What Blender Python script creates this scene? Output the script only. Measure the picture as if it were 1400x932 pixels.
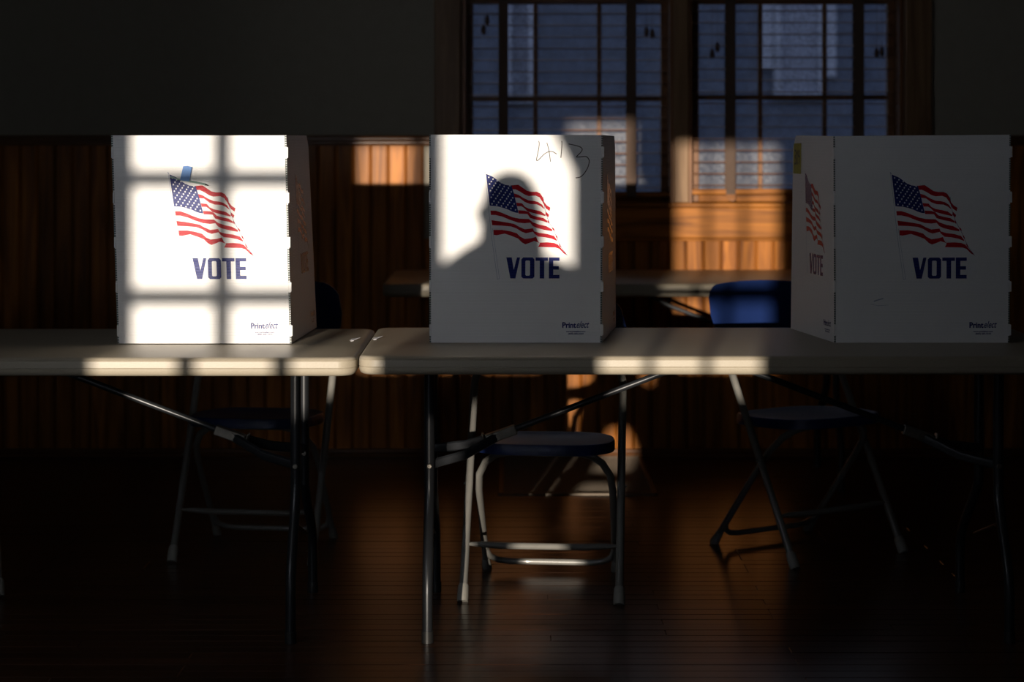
import bpy, bmesh, math, random
from mathutils import Vector, Matrix, Euler
from mathutils.geometry import tessellate_polygon

for o in list(bpy.data.objects):
    bpy.data.objects.remove(o)
S = bpy.context.scene
COL = S.collection
random.seed(7)

# ------------------------------------------------------------------ camera
FPX, HY, CH = 2750.0, 182.0, 1.30           # focal length in pixels, horizon row, camera height
cd = bpy.data.cameras.new('camera')
cam = bpy.data.objects.new('camera', cd); COL.objects.link(cam)
cam.location = (0, 0, CH); cam.rotation_euler = (math.pi/2, 0, 0)
cd.sensor_width = 36; cd.lens = 36*FPX/1400
cd.shift_x = 0; cd.shift_y = -(466-HY)/1400
cd.clip_start = .05; cd.clip_end = 200
cd.dof.use_dof = True; cd.dof.focus_distance = 5.37; cd.dof.aperture_fstop = 2.6
S.camera = cam

# ------------------------------------------------------------------ sky
w = bpy.data.worlds.new('sky'); S.world = w; w.use_nodes = True
bg = w.node_tree.nodes['Background']
bg.inputs[0].default_value = (.50, .59, .85, 1); bg.inputs[1].default_value = .52

# ------------------------------------------------------------------ sun
SUN_DIR = Vector((.146, 1, -.072)).normalized()
sd = bpy.data.lights.new('sun', 'SUN'); sd.energy = 7.2; sd.color = (1, .86, .70); sd.angle = math.radians(.40)
so = bpy.data.objects.new('sun', sd); COL.objects.link(so)
so.rotation_euler = SUN_DIR.to_track_quat('-Z', 'Y').to_euler(); so.location = (-3, -10, 6)

# ------------------------------------------------------------------ area lamps: added fill at the left, sky light through the rear window
def window_light(name, loc, target, sx, sy, power, color, spread=180):
    l = bpy.data.lights.new(name, 'AREA'); l.shape = 'RECTANGLE'; l.size = sx; l.size_y = sy
    l.energy = power; l.color = color; l.spread = math.radians(spread)
    o = bpy.data.objects.new(name, l); COL.objects.link(o); o.location = loc
    o.rotation_euler = (Vector(target)).to_track_quat('-Z', 'Z').to_euler()
window_light('window_daylight', (-2.415, 2.20, 2.15), (1, 0, -.15), 1.36, 1.26, 23, (.90, .94, 1))  # added fill lamp that brightens the booth fronts
window_light('rear_window_daylight', (-1.79, -2.37, 1.58), (.10, 1, .10), .70, .92, 2.0, (.88, .94, 1), 56)

# ------------------------------------------------------------------ exposure
vs = S.view_settings
vs.view_transform = 'Standard'; vs.look = 'None'; vs.gamma = 1; vs.exposure = 0.0
vs.use_curve_mapping = False
try:
    S.cycles.use_denoising = True
    S.cycles.max_bounces = 8; S.cycles.transparent_max_bounces = 16
    S.cycles.sample_clamp_indirect = 3; S.cycles.caustics_reflective = False
except Exception:
    pass

# ================================================================== helpers
def P(px, py, Y):
    return Vector(((px-700)*Y/FPX, Y, CH-(py-HY)*Y/FPX))

class MB:
    def __init__(s): s.v = []; s.f = []
    def add(s, vs_, fs):
        b = len(s.v); s.v += [tuple(p) for p in vs_]; s.f += [tuple(i+b for i in f) for f in fs]; return s
    def box(s, x0, x1, y0, y1, z0, z1):
        return s.add([(x0,y0,z0),(x1,y0,z0),(x1,y1,z0),(x0,y1,z0),(x0,y0,z1),(x1,y0,z1),(x1,y1,z1),(x0,y1,z1)],
                     [(0,3,2,1),(4,5,6,7),(0,1,5,4),(1,2,6,5),(2,3,7,6),(3,0,4,7)])
    def tube(s, pts, r, n=12, closed_ends=True, flat=None):
        pts = [Vector(p) for p in pts]; rings = []
        rs = r if isinstance(r, (list, tuple)) else [r]*len(pts)
        up = None
        for i, p in enumerate(pts):
            t = ((pts[min(i+1, len(pts)-1)]-p).normalized() + (p-pts[max(i-1, 0)]).normalized()).normalized()
            if up is None:
                up = Vector((0,0,1)) if abs(t.z) < .9 else Vector((0,1,0))
            a = t.cross(up).normalized(); b = a.cross(t).normalized(); up = b
            k = flat if flat else 1
            rings.append([p + a*math.cos(2*math.pi*j/n)*rs[i] + b*math.sin(2*math.pi*j/n)*rs[i]*k for j in range(n)])
        vs_ = [q for rr in rings for q in rr]; fs = []
        for i in range(len(pts)-1):
            for j in range(n):
                fs.append((i*n+j, i*n+(j+1)%n, (i+1)*n+(j+1)%n, (i+1)*n+j))
        if closed_ends:
            fs.append(tuple(range(n))[::-1]); fs.append(tuple((len(pts)-1)*n+j for j in range(n)))
        return s.add(vs_, fs)
    def build(s, name, mat, parent=None, smooth=False, loc=None):
        me = bpy.data.meshes.new(name); me.from_pydata(s.v, [], s.f); me.update()
        bm = bmesh.new(); bm.from_mesh(me); bmesh.ops.recalc_face_normals(bm, faces=bm.faces); bm.to_mesh(me); bm.free()
        return link(name, me, mat, parent, smooth, loc)

def link(name, me, mat, parent=None, smooth=False, loc=None):
    if mat is not None and not me.materials: me.materials.append(mat)
    if smooth:
        for p in me.polygons: p.use_smooth = True
        try: me.set_sharp_from_angle(angle=math.radians(40))
        except Exception: pass
    o = bpy.data.objects.new(name, me); COL.objects.link(o)
    if parent is not None: o.parent = parent
    if loc is not None: o.location = loc
    return o

def tag(o, label=None, cat=None, group=None, kind=None):
    if label: o['label'] = label
    if cat: o['category'] = cat
    if group: o['group'] = group
    if kind: o['kind'] = kind
    return o
def empty(name, loc=(0,0,0), rz=0):
    o = bpy.data.objects.new(name, None); COL.objects.link(o); o.location = loc; o.rotation_euler = (0,0,rz)
    o.empty_display_size = .1
    return o
def copy_tree(o, parent=None):
    c = o.copy(); COL.objects.link(c); c.parent = parent
    for ch in list(o.children): copy_tree(ch, c)
    return c
def bevel(o, wd=.004, seg=2):
    m = o.modifiers.new('bevel', 'BEVEL'); m.width = wd; m.segments = seg; m.limit_method = 'ANGLE'
    return o
def arc(cx, cy, r, a0, a1, n):
    return [(cx+r*math.cos(a0+(a1-a0)*i/n), cy+r*math.sin(a0+(a1-a0)*i/n)) for i in range(n+1)]

# ================================================================== materials
def nodes(name):
    m = bpy.data.materials.new(name); m.use_nodes = True; nt = m.node_tree
    return m, nt, nt.nodes['Principled BSDF']
def N(nt, t, **kw):
    n = nt.nodes.new(t)
    for k, v in kw.items(): setattr(n, k, v)
    return n
def simple(name, col, rough=.5, metal=0, spec=.5, coat=0, noise=None, bump=0, nscale=60):
    m, nt, b = nodes(name)
    b.inputs['Roughness'].default_value = rough; b.inputs['Metallic'].default_value = metal
    b.inputs['Specular IOR Level'].default_value = spec; b.inputs['Coat Weight'].default_value = coat
    tc = N(nt, 'ShaderNodeTexCoord'); nz = N(nt, 'ShaderNodeTexNoise'); nz.inputs['Scale'].default_value = nscale
    nz.inputs['Detail'].default_value = 5
    nt.links.new(tc.outputs['Object'], nz.inputs['Vector'])
    mx = N(nt, 'ShaderNodeMix', data_type='RGBA')
    k = noise if noise is not None else .12
    mx.inputs[6].default_value = (*[c*(1-k) for c in col], 1); mx.inputs[7].default_value = (*[min(1, c*(1+k)) for c in col], 1)
    nt.links.new(nz.outputs['Fac'], mx.inputs[0]); nt.links.new(mx.outputs[2], b.inputs['Base Color'])
    if bump:
        bp = N(nt, 'ShaderNodeBump'); bp.inputs['Strength'].default_value = bump; bp.inputs['Distance'].default_value = .002
        nt.links.new(nz.outputs['Fac'], bp.inputs['Height']); nt.links.new(bp.outputs['Normal'], b.inputs['Normal'])
    return m
def wood(name, dark, light, axis='Z', rough=.3, coat=.3, per_obj=.5, stretch=14, sc=9, bump=.15, spec=.15):
    m, nt, b = nodes(name)
    tc = N(nt, 'ShaderNodeTexCoord'); mp = N(nt, 'ShaderNodeMapping')
    s = [sc*2.2]*3; i = 'XYZ'.index(axis); s[i] = sc*2.2/stretch
    mp.inputs['Scale'].default_value = s
    oi = N(nt, 'ShaderNodeObjectInfo')
    ml = N(nt, 'ShaderNodeMath', operation='MULTIPLY'); ml.inputs[1].default_value = 37
    cb = N(nt, 'ShaderNodeCombineXYZ')
    nt.links.new(oi.outputs['Random'], ml.inputs[0])
    for q in range(3): nt.links.new(ml.outputs[0], cb.inputs[q])
    nt.links.new(tc.outputs['Object'], mp.inputs['Vector']); nt.links.new(cb.outputs[0], mp.inputs['Location'])
    n1 = N(nt, 'ShaderNodeTexNoise'); n1.inputs['Scale'].default_value = 1.6; n1.inputs['Detail'].default_value = 7
    n1.inputs['Distortion'].default_value = .8
    nt.links.new(mp.outputs[0], n1.inputs['Vector'])
    r = N(nt, 'ShaderNodeValToRGB'); r.color_ramp.elements[0].position = .30; r.color_ramp.elements[1].position = .74
    r.color_ramp.elements[0].color = (*dark, 1); r.color_ramp.elements[1].color = (*light, 1)
    nt.links.new(n1.outputs['Fac'], r.inputs[0])
    hs = N(nt, 'ShaderNodeHueSaturation')
    mr = N(nt, 'ShaderNodeMapRange'); mr.inputs[3].default_value = 1-per_obj/2; mr.inputs[4].default_value = 1+per_obj/2
    nt.links.new(oi.outputs['Random'], mr.inputs[0]); nt.links.new(mr.outputs[0], hs.inputs['Value'])
    nt.links.new(r.outputs[0], hs.inputs['Color']); nt.links.new(hs.outputs[0], b.inputs['Base Color'])
    b.inputs['Roughness'].default_value = rough; b.inputs['Coat Weight'].default_value = coat
    b.inputs['Coat Roughness'].default_value = .22; b.inputs['Specular IOR Level'].default_value = spec
    bp = N(nt, 'ShaderNodeBump'); bp.inputs['Strength'].default_value = bump; bp.inputs['Distance'].default_value = .002
    nt.links.new(n1.outputs['Fac'], bp.inputs['Height']); nt.links.new(bp.outputs['Normal'], b.inputs['Normal'])
    return m
def ribbed(name, col, rough, pitch=.0042, strength=.22, mottled=.05, spec=.5, coat=0, streak=0):
    m, nt, b = nodes(name)
    tc = N(nt, 'ShaderNodeTexCoord'); sx = N(nt, 'ShaderNodeSeparateXYZ')
    nt.links.new(tc.outputs['Object'], sx.inputs[0])
    a = N(nt, 'ShaderNodeMath', operation='MULTIPLY'); a.inputs[1].default_value = 2*math.pi/pitch
    si = N(nt, 'ShaderNodeMath', operation='SINE')
    nt.links.new(sx.outputs['Z'], a.inputs[0]); nt.links.new(a.outputs[0], si.inputs[0])
    bp = N(nt, 'ShaderNodeBump'); bp.inputs['Strength'].default_value = strength; bp.inputs['Distance'].default_value = .0006
    nt.links.new(si.outputs[0], bp.inputs['Height']); nt.links.new(bp.outputs['Normal'], b.inputs['Normal'])
    nz = N(nt, 'ShaderNodeTexNoise'); nz.inputs['Scale'].default_value = 9; nz.inputs['Detail'].default_value = 6
    nt.links.new(tc.outputs['Object'], nz.inputs['Vector'])
    ad = N(nt, 'ShaderNodeMath', operation='MULTIPLY_ADD'); ad.inputs[1].default_value = streak; ad.inputs[2].default_value = 0
    nt.links.new(si.outputs[0], ad.inputs[0])
    sm = N(nt, 'ShaderNodeMath', operation='ADD', use_clamp=True)
    nt.links.new(nz.outputs['Fac'], sm.inputs[0]); nt.links.new(ad.outputs[0], sm.inputs[1])
    mx = N(nt, 'ShaderNodeMix', data_type='RGBA')
    mx.inputs[6].default_value = (*[c*(1-mottled) for c in col], 1); mx.inputs[7].default_value = (*[min(1, c*(1+mottled)) for c in col], 1)
    nt.links.new(sm.outputs[0], mx.inputs[0]); nt.links.new(mx.outputs[2], b.inputs['Base Color'])
    b.inputs['Roughness'].default_value = rough; b.inputs['Specular IOR Level'].default_value = spec
    b.inputs['Coat Weight'].default_value = coat; b.inputs['Coat Roughness'].default_value = .12
    return m

M = {}
M['plaster'] = simple('wall_plaster', (.27, .245, .20), .85, noise=.08, bump=.3, nscale=25)
M['pine'] = wood('varnished_pine', (.13, .038, .005), (.50, .180, .024), 'Z', rough=.50, coat=.06, per_obj=.5)
M['pine_h'] = wood('varnished_pine_rail', (.12, .038, .005), (.44, .160, .022), 'X', rough=.50, coat=.06, per_obj=.2)
M['casing'] = wood('window_casing_wood', (.13, .07, .034), (.26, .16, .085), 'Z', rough=.45, coat=.1, per_obj=.1)
M['sash'] = wood('sash_wood', (.13, .055, .022), (.24, .11, .045), 'Z', rough=.4, coat=.2, per_obj=.2)
M['slat'] = wood('blind_slat_wood', (.16, .065, .025), (.28, .125, .05), 'X', rough=.4, coat=.1, per_obj=.15)
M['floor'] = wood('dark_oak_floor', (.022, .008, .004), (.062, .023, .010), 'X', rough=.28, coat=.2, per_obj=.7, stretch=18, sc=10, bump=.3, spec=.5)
M['base'] = wood('dark_baseboard', (.08, .035, .015), (.16, .07, .03), 'X', rough=.35, per_obj=.1)
M['tape_cloth'] = simple('blind_tape_cloth', (.085, .055, .04), .9)
M['white'] = ribbed('white_corrugated_plastic', (.78, .78, .79), .42, mottled=.03, strength=.25)
M['white_tab'] = simple('white_plastic_tab', (.80, .80, .80), .5, noise=.03)
M['flute'] = simple('corrugated_cut_edge', (.10, .13, .12), .6)
M['navy'] = ribbed('navy_ink', (.020, .030, .165), .20, mottled=.35, spec=.2, coat=0, strength=.35, streak=.5)
M['red'] = ribbed('red_ink', (.45, .012, .025), .20, mottled=.2, spec=.2, coat=0, strength=.35, streak=.5)
M['grey_ink'] = simple('pale_grey_blue_ink', (.36, .40, .50), .4)
M['marker'] = simple('black_marker', (.06, .05, .05), .5)
M['ink_white'] = simple('white_ink', (.80, .80, .84), .4, noise=.02)
M['note'] = simple('yellow_paper', (.46, .39, .10), .8)
M['bluetape'] = simple('light_blue_tape', (.12, .27, .62), .6)
M['greenstick'] = simple('pale_green_plastic', (.25, .38, .34), .4)
M['black'] = simple('black_plastic', (.02, .02, .02), .4)
M['tabletop'] = simple('speckled_beige_plastic', (.37, .325, .25), .42, noise=.10, bump=.12, nscale=260)
M['steel'] = simple('dark_painted_steel', (.024, .026, .030), .34, metal=.3)
M['hinge'] = simple('worn_steel', (.22, .20, .17), .35, metal=.8, noise=.4)
M['brown'] = simple('brown_steel_brace', (.13, .06, .025), .45)
M['chair_metal'] = simple('off_white_enamel_steel', (.19, .185, .17), .38, metal=.0, coat=.2)
M['chair_blue'] = simple('blue_moulded_plastic', (.012, .030, .130), .40, bump=.15, nscale=300)
M['rubber'] = simple('off_white_rubber', (.30, .29, .26), .6)
M['grate'] = simple('painted_iron_grate', (.10, .075, .05), .5, metal=.3)
M['pit'] = simple('dark_duct', (.01, .01, .01), .9)
M['brass'] = simple('brown_wood_tassel', (.07, .03, .015), .5)
M['siding'] = simple('blue_grey_siding', (.17, .20, .27), .8, noise=.6, nscale=14)
M['pale'] = simple('pale_painted_wood', (.62, .64, .72), .7, noise=.3, nscale=6)
M['ground'] = simple('winter_grass', (.05, .06, .04), .95, noise=.4)
M['ceil'] = simple('ceiling_paint', (.12, .11, .10), .9)
M['darkwall'] = simple('dark_panelled_wall', (.06, .04, .03), .6)
M['curtain'] = simple('brown_curtain_cloth', (.12, .07, .05), .9)
# window glass with a film of dust
gm, nt, b = nodes('dusty_window_glass')
out = nt.nodes['Material Output']
tr = N(nt, 'ShaderNodeBsdfTransparent'); tr.inputs[0].default_value = (.90, .93, .97, 1)
df = N(nt, 'ShaderNodeBsdfDiffuse'); df.inputs[0].default_value = (.55, .56, .60, 1)
gl = N(nt, 'ShaderNodeBsdfGlossy'); gl.inputs['Roughness'].default_value = .04
tc = N(nt, 'ShaderNodeTexCoord'); nz = N(nt, 'ShaderNodeTexNoise'); nz.inputs['Scale'].default_value = 85; nz.inputs['Detail'].default_value = 8
mr = N(nt, 'ShaderNodeMapRange'); mr.inputs[1].default_value = .35; mr.inputs[2].default_value = .70; mr.inputs[3].default_value = .08; mr.inputs[4].default_value = .26
nt.links.new(tc.outputs['Object'], nz.inputs['Vector']); nt.links.new(nz.outputs['Fac'], mr.inputs[0])
m1 = N(nt, 'ShaderNodeMixShader'); nt.links.new(mr.outputs[0], m1.inputs[0]); nt.links.new(tr.outputs[0], m1.inputs[1]); nt.links.new(df.outputs[0], m1.inputs[2])
fr = N(nt, 'ShaderNodeFresnel'); fr.inputs[0].default_value = 1.45
m2 = N(nt, 'ShaderNodeMixShader'); nt.links.new(fr.outputs[0], m2.inputs[0]); nt.links.new(m1.outputs[0], m2.inputs[1]); nt.links.new(gl.outputs[0], m2.inputs[2])
nt.links.new(m2.outputs[0], out.inputs[0]); M['glass'] = gm
gm2, nt, b = nodes('clear_window_glass')
out = nt.nodes['Material Output']
tr = N(nt, 'ShaderNodeBsdfTransparent'); tr.inputs[0].default_value = (.95, .96, .97, 1)
gl = N(nt, 'ShaderNodeBsdfGlossy'); gl.inputs['Roughness'].default_value = .02
m2 = N(nt, 'ShaderNodeMixShader'); m2.inputs[0].default_value = .05
nt.links.new(tr.outputs[0], m2.inputs[1]); nt.links.new(gl.outputs[0], m2.inputs[2]); nt.links.new(m2.outputs[0], out.inputs[0])
M['clear'] = gm2

# ================================================================== the setting
WY = 8.09                      # inner face of the far wall
XL, XR, YB, ZC = -2.4, 4.5, -2.4, 3.3
def wx(px, Y=WY): return (px-700)*Y/FPX
def wz(py, Y=WY): return CH-(py-HY)*Y/FPX

# floor: base slab behind/below, individual boards in view
fl = empty('floor'); tag(fl, kind='structure')
PITX0, PITX1, PITY0, PITY1 = wx(684, 7.24)+.012, wx(896, 7.24)-.012, 7.25, 8.05
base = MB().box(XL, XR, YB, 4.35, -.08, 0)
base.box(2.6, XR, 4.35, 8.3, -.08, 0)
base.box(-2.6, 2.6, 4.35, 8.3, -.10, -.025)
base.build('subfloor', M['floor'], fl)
bw = .0572
rows = int((WY-4.35)/bw)+1
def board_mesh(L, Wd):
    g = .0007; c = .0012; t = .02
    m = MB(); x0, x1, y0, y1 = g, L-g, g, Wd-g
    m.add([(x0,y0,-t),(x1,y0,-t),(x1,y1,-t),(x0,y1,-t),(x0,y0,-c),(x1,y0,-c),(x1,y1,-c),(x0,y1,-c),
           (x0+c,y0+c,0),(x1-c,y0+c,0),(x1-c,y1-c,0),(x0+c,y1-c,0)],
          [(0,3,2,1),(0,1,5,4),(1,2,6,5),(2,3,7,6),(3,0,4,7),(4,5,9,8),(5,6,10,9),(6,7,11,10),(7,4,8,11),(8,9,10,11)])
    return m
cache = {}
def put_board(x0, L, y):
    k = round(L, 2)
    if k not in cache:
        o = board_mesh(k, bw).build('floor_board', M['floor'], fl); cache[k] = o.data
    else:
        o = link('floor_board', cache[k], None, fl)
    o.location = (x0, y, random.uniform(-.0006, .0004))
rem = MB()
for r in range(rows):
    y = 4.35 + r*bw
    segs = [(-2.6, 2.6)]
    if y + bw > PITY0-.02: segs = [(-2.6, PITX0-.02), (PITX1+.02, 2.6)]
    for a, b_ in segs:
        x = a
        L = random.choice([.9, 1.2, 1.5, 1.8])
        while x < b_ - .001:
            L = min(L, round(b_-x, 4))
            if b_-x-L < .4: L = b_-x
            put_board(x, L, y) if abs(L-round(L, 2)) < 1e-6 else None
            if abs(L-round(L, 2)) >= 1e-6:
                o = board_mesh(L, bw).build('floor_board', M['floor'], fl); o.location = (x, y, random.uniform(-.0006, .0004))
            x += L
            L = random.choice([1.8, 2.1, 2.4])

# far wall: plaster above, tongue and groove boards below
OX0, OX1, OZ0, OZ1 = wx(632), wx(1235), wz(281), 2.62
wb = empty('wall_back'); tag(wb, kind='structure')
pl = MB()
pl.box(XL, XR, WY+.02, WY+.20, -.1, OZ0).box(XL, OX0, WY+.02, WY+.20, OZ0, ZC).box(OX1, XR, WY+.02, WY+.20, OZ0, ZC).box(OX0, OX1, WY+.02, WY+.20, OZ1, ZC)
pl.box(XL, OX0-.1, WY+.005, WY+.03, 1.29, ZC).box(OX1+.1, XR, WY+.005, WY+.03, 1.29, ZC).box(OX0-.1, OX1+.1, WY+.005, WY+.03, OZ1, ZC)
pl.build('plaster', M['plaster'], wb)
bp_ = .0705
def wain_mesh(H):
    wd = bp_; t = .012; g = .0006; c = .0045; d = .0070; bx_ = wd*.5
    prof = [(g, 0), (g, -t+d), (g+c, -t), (wd-g-c-.006, -t), (wd-g-c-.004, -t+.003), (wd-g-c-.002, -t), (wd-g-c, -t), (wd-g, -t+d), (wd-g, 0)]
    n = len(prof); m = MB()
    m.add([(x, y, 0) for x, y in prof]+[(x, y, H) for x, y in prof],
          [(i, i+1, n+i+1, n+i) for i in range(n-1)]+[tuple(range(n))[::-1], tuple(range(n, 2*n))])
    return m
zt_full, zt_win = wz(196), wz(326)
full = wain_mesh(zt_full); winm = wain_mesh(zt_win)
fm = wm = None
x = XL
while x < 3.2:
    under = (x+bp_ > wx(596) and x < wx(1268))
    if under:
        if wm is None: o = winm.build('wall_board', M['pine'], wb); wm = o.data
        else: o = link('wall_board', wm, None, wb)
    else:
        if fm is None: o = full.build('wall_board', M['pine'], wb); fm = o.data
        else: o = link('wall_board', fm, None, wb)
    o.location = (x, WY+.014+random.uniform(-.0008, .0008), 0)
    x += bp_
MB().box(x, XR, WY+.004, WY+.03, 0, 1.28).build('wall_board_panel', M['pine'], wb)

# chair rail left and right of the window, profile of stacked beads
def moulding(name, x0, x1, prof, mat, parent=None):
    n = len(prof); m = MB()
    m.add([(x0, y, z) for y, z in prof]+[(x1, y, z) for y, z in prof],
          [(i, (i+1) % n, n+(i+1) % n, n+i) for i in range(n)]+[tuple(range(n))[::-1], tuple(range(n, 2*n))])
    return m.build(name, mat, parent, smooth=False)
z0 = wz(199); z1 = wz(185)
cr = [(WY+.02, z0), (WY-.004, z0), (WY-.006, z0+.006), (WY-.010, z0+.010), (WY-.010, z0+.014), (WY-.006, z0+.018), (WY-.012, z0+.022), (WY-.018, z0+.026),
      (WY-.018, z0+.030), (WY-.026, z0+.034), (WY-.030, z1-.004), (WY-.028, z1), (WY+.02, z1)]
tag(moulding('trim_1', XL, wx(592), cr, M['base']), kind='structure')
tag(moulding('trim_2', wx(1274), 3.2, cr, M['base']), kind='structure')
bbp = [(WY+.02, 0), (WY-.022, 0), (WY-.024, .010), (WY-.018, .018), (WY-.012, .020), (WY-.012, .028), (WY-.006, .032), (WY+.02, .032)]
tag(moulding('baseboard_back', XL, 3.2, bbp, M['base']), kind='structure')

# window surround: side casings, centre casing, stool, apron
def trim(name, x0, x1, y0, y1, z0, z1, mat):
    return tag(bevel(MB().box(x0, x1, y0, y1, z0, z1).build(name, mat), .004), kind='structure')
trim('trim_3', wx(594), wx(630), WY-.022, WY+.03, wz(275), 2.7, M['casing'])
trim('trim_4', wx(921), wx(941), WY-.020, WY+.12, wz(277), 2.7, M['casing'])
trim('trim_5', wx(1236), wx(1273), WY-.022, WY+.03, wz(275), 2.7, M['casing'])
trim('trim_6', wx(588), wx(1279), WY-.045, WY+.16, wz(283), wz(277), M['pine_h'])      # stool
trim('trim_7', wx(596), wx(1270), WY-.020, WY+.02, wz(325), wz(283), M['pine_h'])      # apron
trim('trim_8', wx(596), wx(1270), WY-.026, WY+.02, wz(329), wz(325), M['pine_h'])

SY = WY+.13                     # sash plane
def window(n, pxl, pxr, gl_, gr_, mv, my=135):
    e = empty('window_%d' % n); tag(e, kind='structure')
    X0, X1 = wx(pxl), wx(pxr)
    g0, g1 = wx(gl_, SY), wx(gr_, SY)
    zb, zt = wz(262, SY), wz(6, SY)
    zs = 1.0
    # jambs
    for a, b_ in ((X0, X0+.015), (X1-.015, X1)):
        MB().box(a, b_, WY+.001, WY+.20, wz(277), OZ1).build('jamb', M['sash'], e)
    bevel(MB().box(X0+.015, g0, SY-.02, SY+.02, wz(277), OZ1-.05).build('stile', M['sash'], e), .003)
    bevel(MB().box(g1, X1-.015, SY-.02, SY+.02, wz(277), OZ1-.05).build('stile', M['sash'], e), .003)
    bevel(MB().box(g0, g1, SY-.02, SY+.02, wz(277), zb).build('bottom_rail', M['pine_h'], e), .003)
    bevel(MB().box(g0, g1, SY-.02, SY+.02, zt, zt+.05).build('meeting_rail', M['sash'], e), .003)
    bevel(MB().box(g0, g1, SY-.02, SY+.02, OZ1-.10, OZ1-.05).build('top_rail', M['sash'], e), .003)
    zm = wz(my, SY); h = .010
    zh = [(zb, zm-h), (zm+h, zt), (zt+.05, OZ1-.10)]
    xs = [g0]+[wx(v, SY) for v in mv]+[g1]
    bevel(MB().box(g0, g1, SY-.012, SY+.012, zm-h, zm+h).build('muntin', M['sash'], e), .003)
    for v in xs[1:-1]:
        for (a, b_) in ((zb, zm-h), (zm+h, zt), (zt+.05, OZ1-.10)):
            bevel(MB().box(v-.009, v+.009, SY-.012, SY+.012, a, b_).build('muntin', M['sash'], e), .003)
    for (a, b_) in zh:
        for i in range(len(xs)-1):
            l = xs[i]+(.009 if i else 0); r_ = xs[i+1]-(.009 if i < len(xs)-2 else 0)
            MB().box(l, r_, SY-.002, SY+.002, a, b_).build('pane', M['glass'], e)
    return X0, X1
window(1, 632, 921, 647, 903, (732, 819))
window(2, 941, 1235, 955, 1212, (1039, 1127), 133)

# wooden venetian blinds
def blind(pxl, pxr, tapes, tassels, label, tail=None, zbot_px=262, rail=True):
    root = empty('venetian_blind', (wx((pxl+pxr)/2), WY+.06, wz(zbot_px)))
    tag(root, label, 'blind', 'wooden venetian blinds')
    rx, ry, rz = root.location
    hw = (wx(pxr)-wx(pxl))/2
    by = 0
    z = .047*.55; zb = z; sm = None
    while rz+z < OZ1-.08:
        if sm is None:
            m = MB(); n = 4; t = .0014; wd = .025
            top = [(-wd+2*wd*i/n, .0022*(1-((i-n/2)/(n/2))**2)) for i in range(n+1)]
            prof = top+[(y, z_-t*1.6) for y, z_ in top[::-1]]; k = len(prof)
            m.add([(-hw, y, q) for y, q in prof]+[(hw, y, q) for y, q in prof],
                  [(i, (i+1) % k, k+(i+1) % k, k+i) for i in range(k)]+[tuple(range(k))[::-1], tuple(range(k, 2*k))])
            o = m.build('slat', M['slat'], root); sm = o.data
        else: o = link('slat', sm, None, root)
        o.location = (0, by, z); o.rotation_euler = (math.radians(random.uniform(-1.5, 1.5)), math.radians(random.uniform(-.12, .12)), 0)
        z += .047
    bevel(MB().box(-hw, hw, by-.026, by+.026, -.012, .010).build('bottom_rail', M['pine_h'], root), .004)
    MB().box(-hw, hw, by-.03, by+.03, OZ1-rz-.08, OZ1-rz-.01).build('head_rail', M['slat'], root)
    for i, tp in enumerate(tapes):
        tx = wx(tp)-rx
        m = MB().box(tx-.0195, tx+.0195, by-.0290, by-.0275, -.012, OZ1-rz-.08)
        m.box(tx-.0195, tx+.0195, by+.0275, by+.0290, -.012, OZ1-rz-.08)
        m.build('ladder_tape', M['tape_cloth'], root)
        if tail and i == 0:
            m = MB(); pts = [(-.019, -.012), (.019, -.012), (.020, -.034), (.006, -.040), (-.016, -.032)]
            m.add([(tx+a, by-.030-.006*(i_ > 1), b_) for i_, (a, b_) in enumerate(pts)]+[(tx+a, by-.0285-.006*(i_ > 1), b_) for i_, (a, b_) in enumerate(pts)],
                  [(0,1,2,3,4), (9,8,7,6,5)]+[(i_, (i_+1) % 5, 5+(i_+1) % 5, 5+i_) for i_ in range(5)])
            m.build('tape_tail', M['slat'], root)
    for (px, py) in tassels:
        q = P(px, py, WY+.02)-root.location
        c = MB().tube([(q.x, -.034, q.z+.02), (q.x, -.034, OZ1-rz-.05)], .0011, 5).build('cord', M['tape_cloth'], root)
        prof = [(.022, .002), (.014, .006), (.004, .0095), (-.008, .0100), (-.018, .007), (-.021, .002)]
        MB().tube([(q.x, -.034, q.z+a) for a, _ in prof], [r_ for _, r_ in prof], 10).build('tassel', M['brass'], c, smooth=True)
    return root
blind(634, 918, (688, 864), ((661, 40), (666, 27), (884, 43), (892, 46)), 'left wooden venetian blind, right behind the middle voting booth', zbot_px=266)
blind(942, 1234, (1000.5, 1177), ((974, 73), (981, 64), (1199, 72), (1206, 70)), 'right wooden venetian blind, tape tail hanging below its sunlit bottom rail', tail=True, zbot_px=262)

# other walls, ceiling (out of view; they shade the room and hold its windows)
def shift(xb, zb):              # position in the rear wall of a point of light on the booths' front plane
    d = 5.366-YB
    return xb-.146*d, zb+.072*d
cuts = []
A0, A1 = shift(-1.018, .549), shift(-.295, 1.457)
B0, B1 = shift(-.190, -.05), shift(.160, 1.55)
C0, C1 = shift(.262, .549), shift(.668, 1.458)
rects = [(A0[0], A1[0], A0[1], A1[1]), (B0[0], B1[0], B0[1], B1[1]), (C0[0], C1[0], C0[1], C1[1])]
def wall_with_holes(name, lo, hi, zlo, zhi, holes, axis, c0, c1, mat):
    m = MB(); us = sorted({lo, hi, *[h[0] for h in holes], *[h[1] for h in holes]})
    def bx(u0, u1, a, b_):
        if axis == 'X': m.box(u0, u1, c0, c1, a, b_)
        else: m.box(c0, c1, u0, u1, a, b_)
    for u0, u1 in zip(us, us[1:]):
        hs = [h for h in holes if h[0] <= u0+1e-6 and h[1] >= u1-1e-6]
        if hs:
            h = hs[0]
            bx(u0, u1, zlo, h[2]); bx(u0, u1, h[3], zhi)
        else: bx(u0, u1, zlo, zhi)
    return tag(m.build(name, mat), kind='structure')
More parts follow.
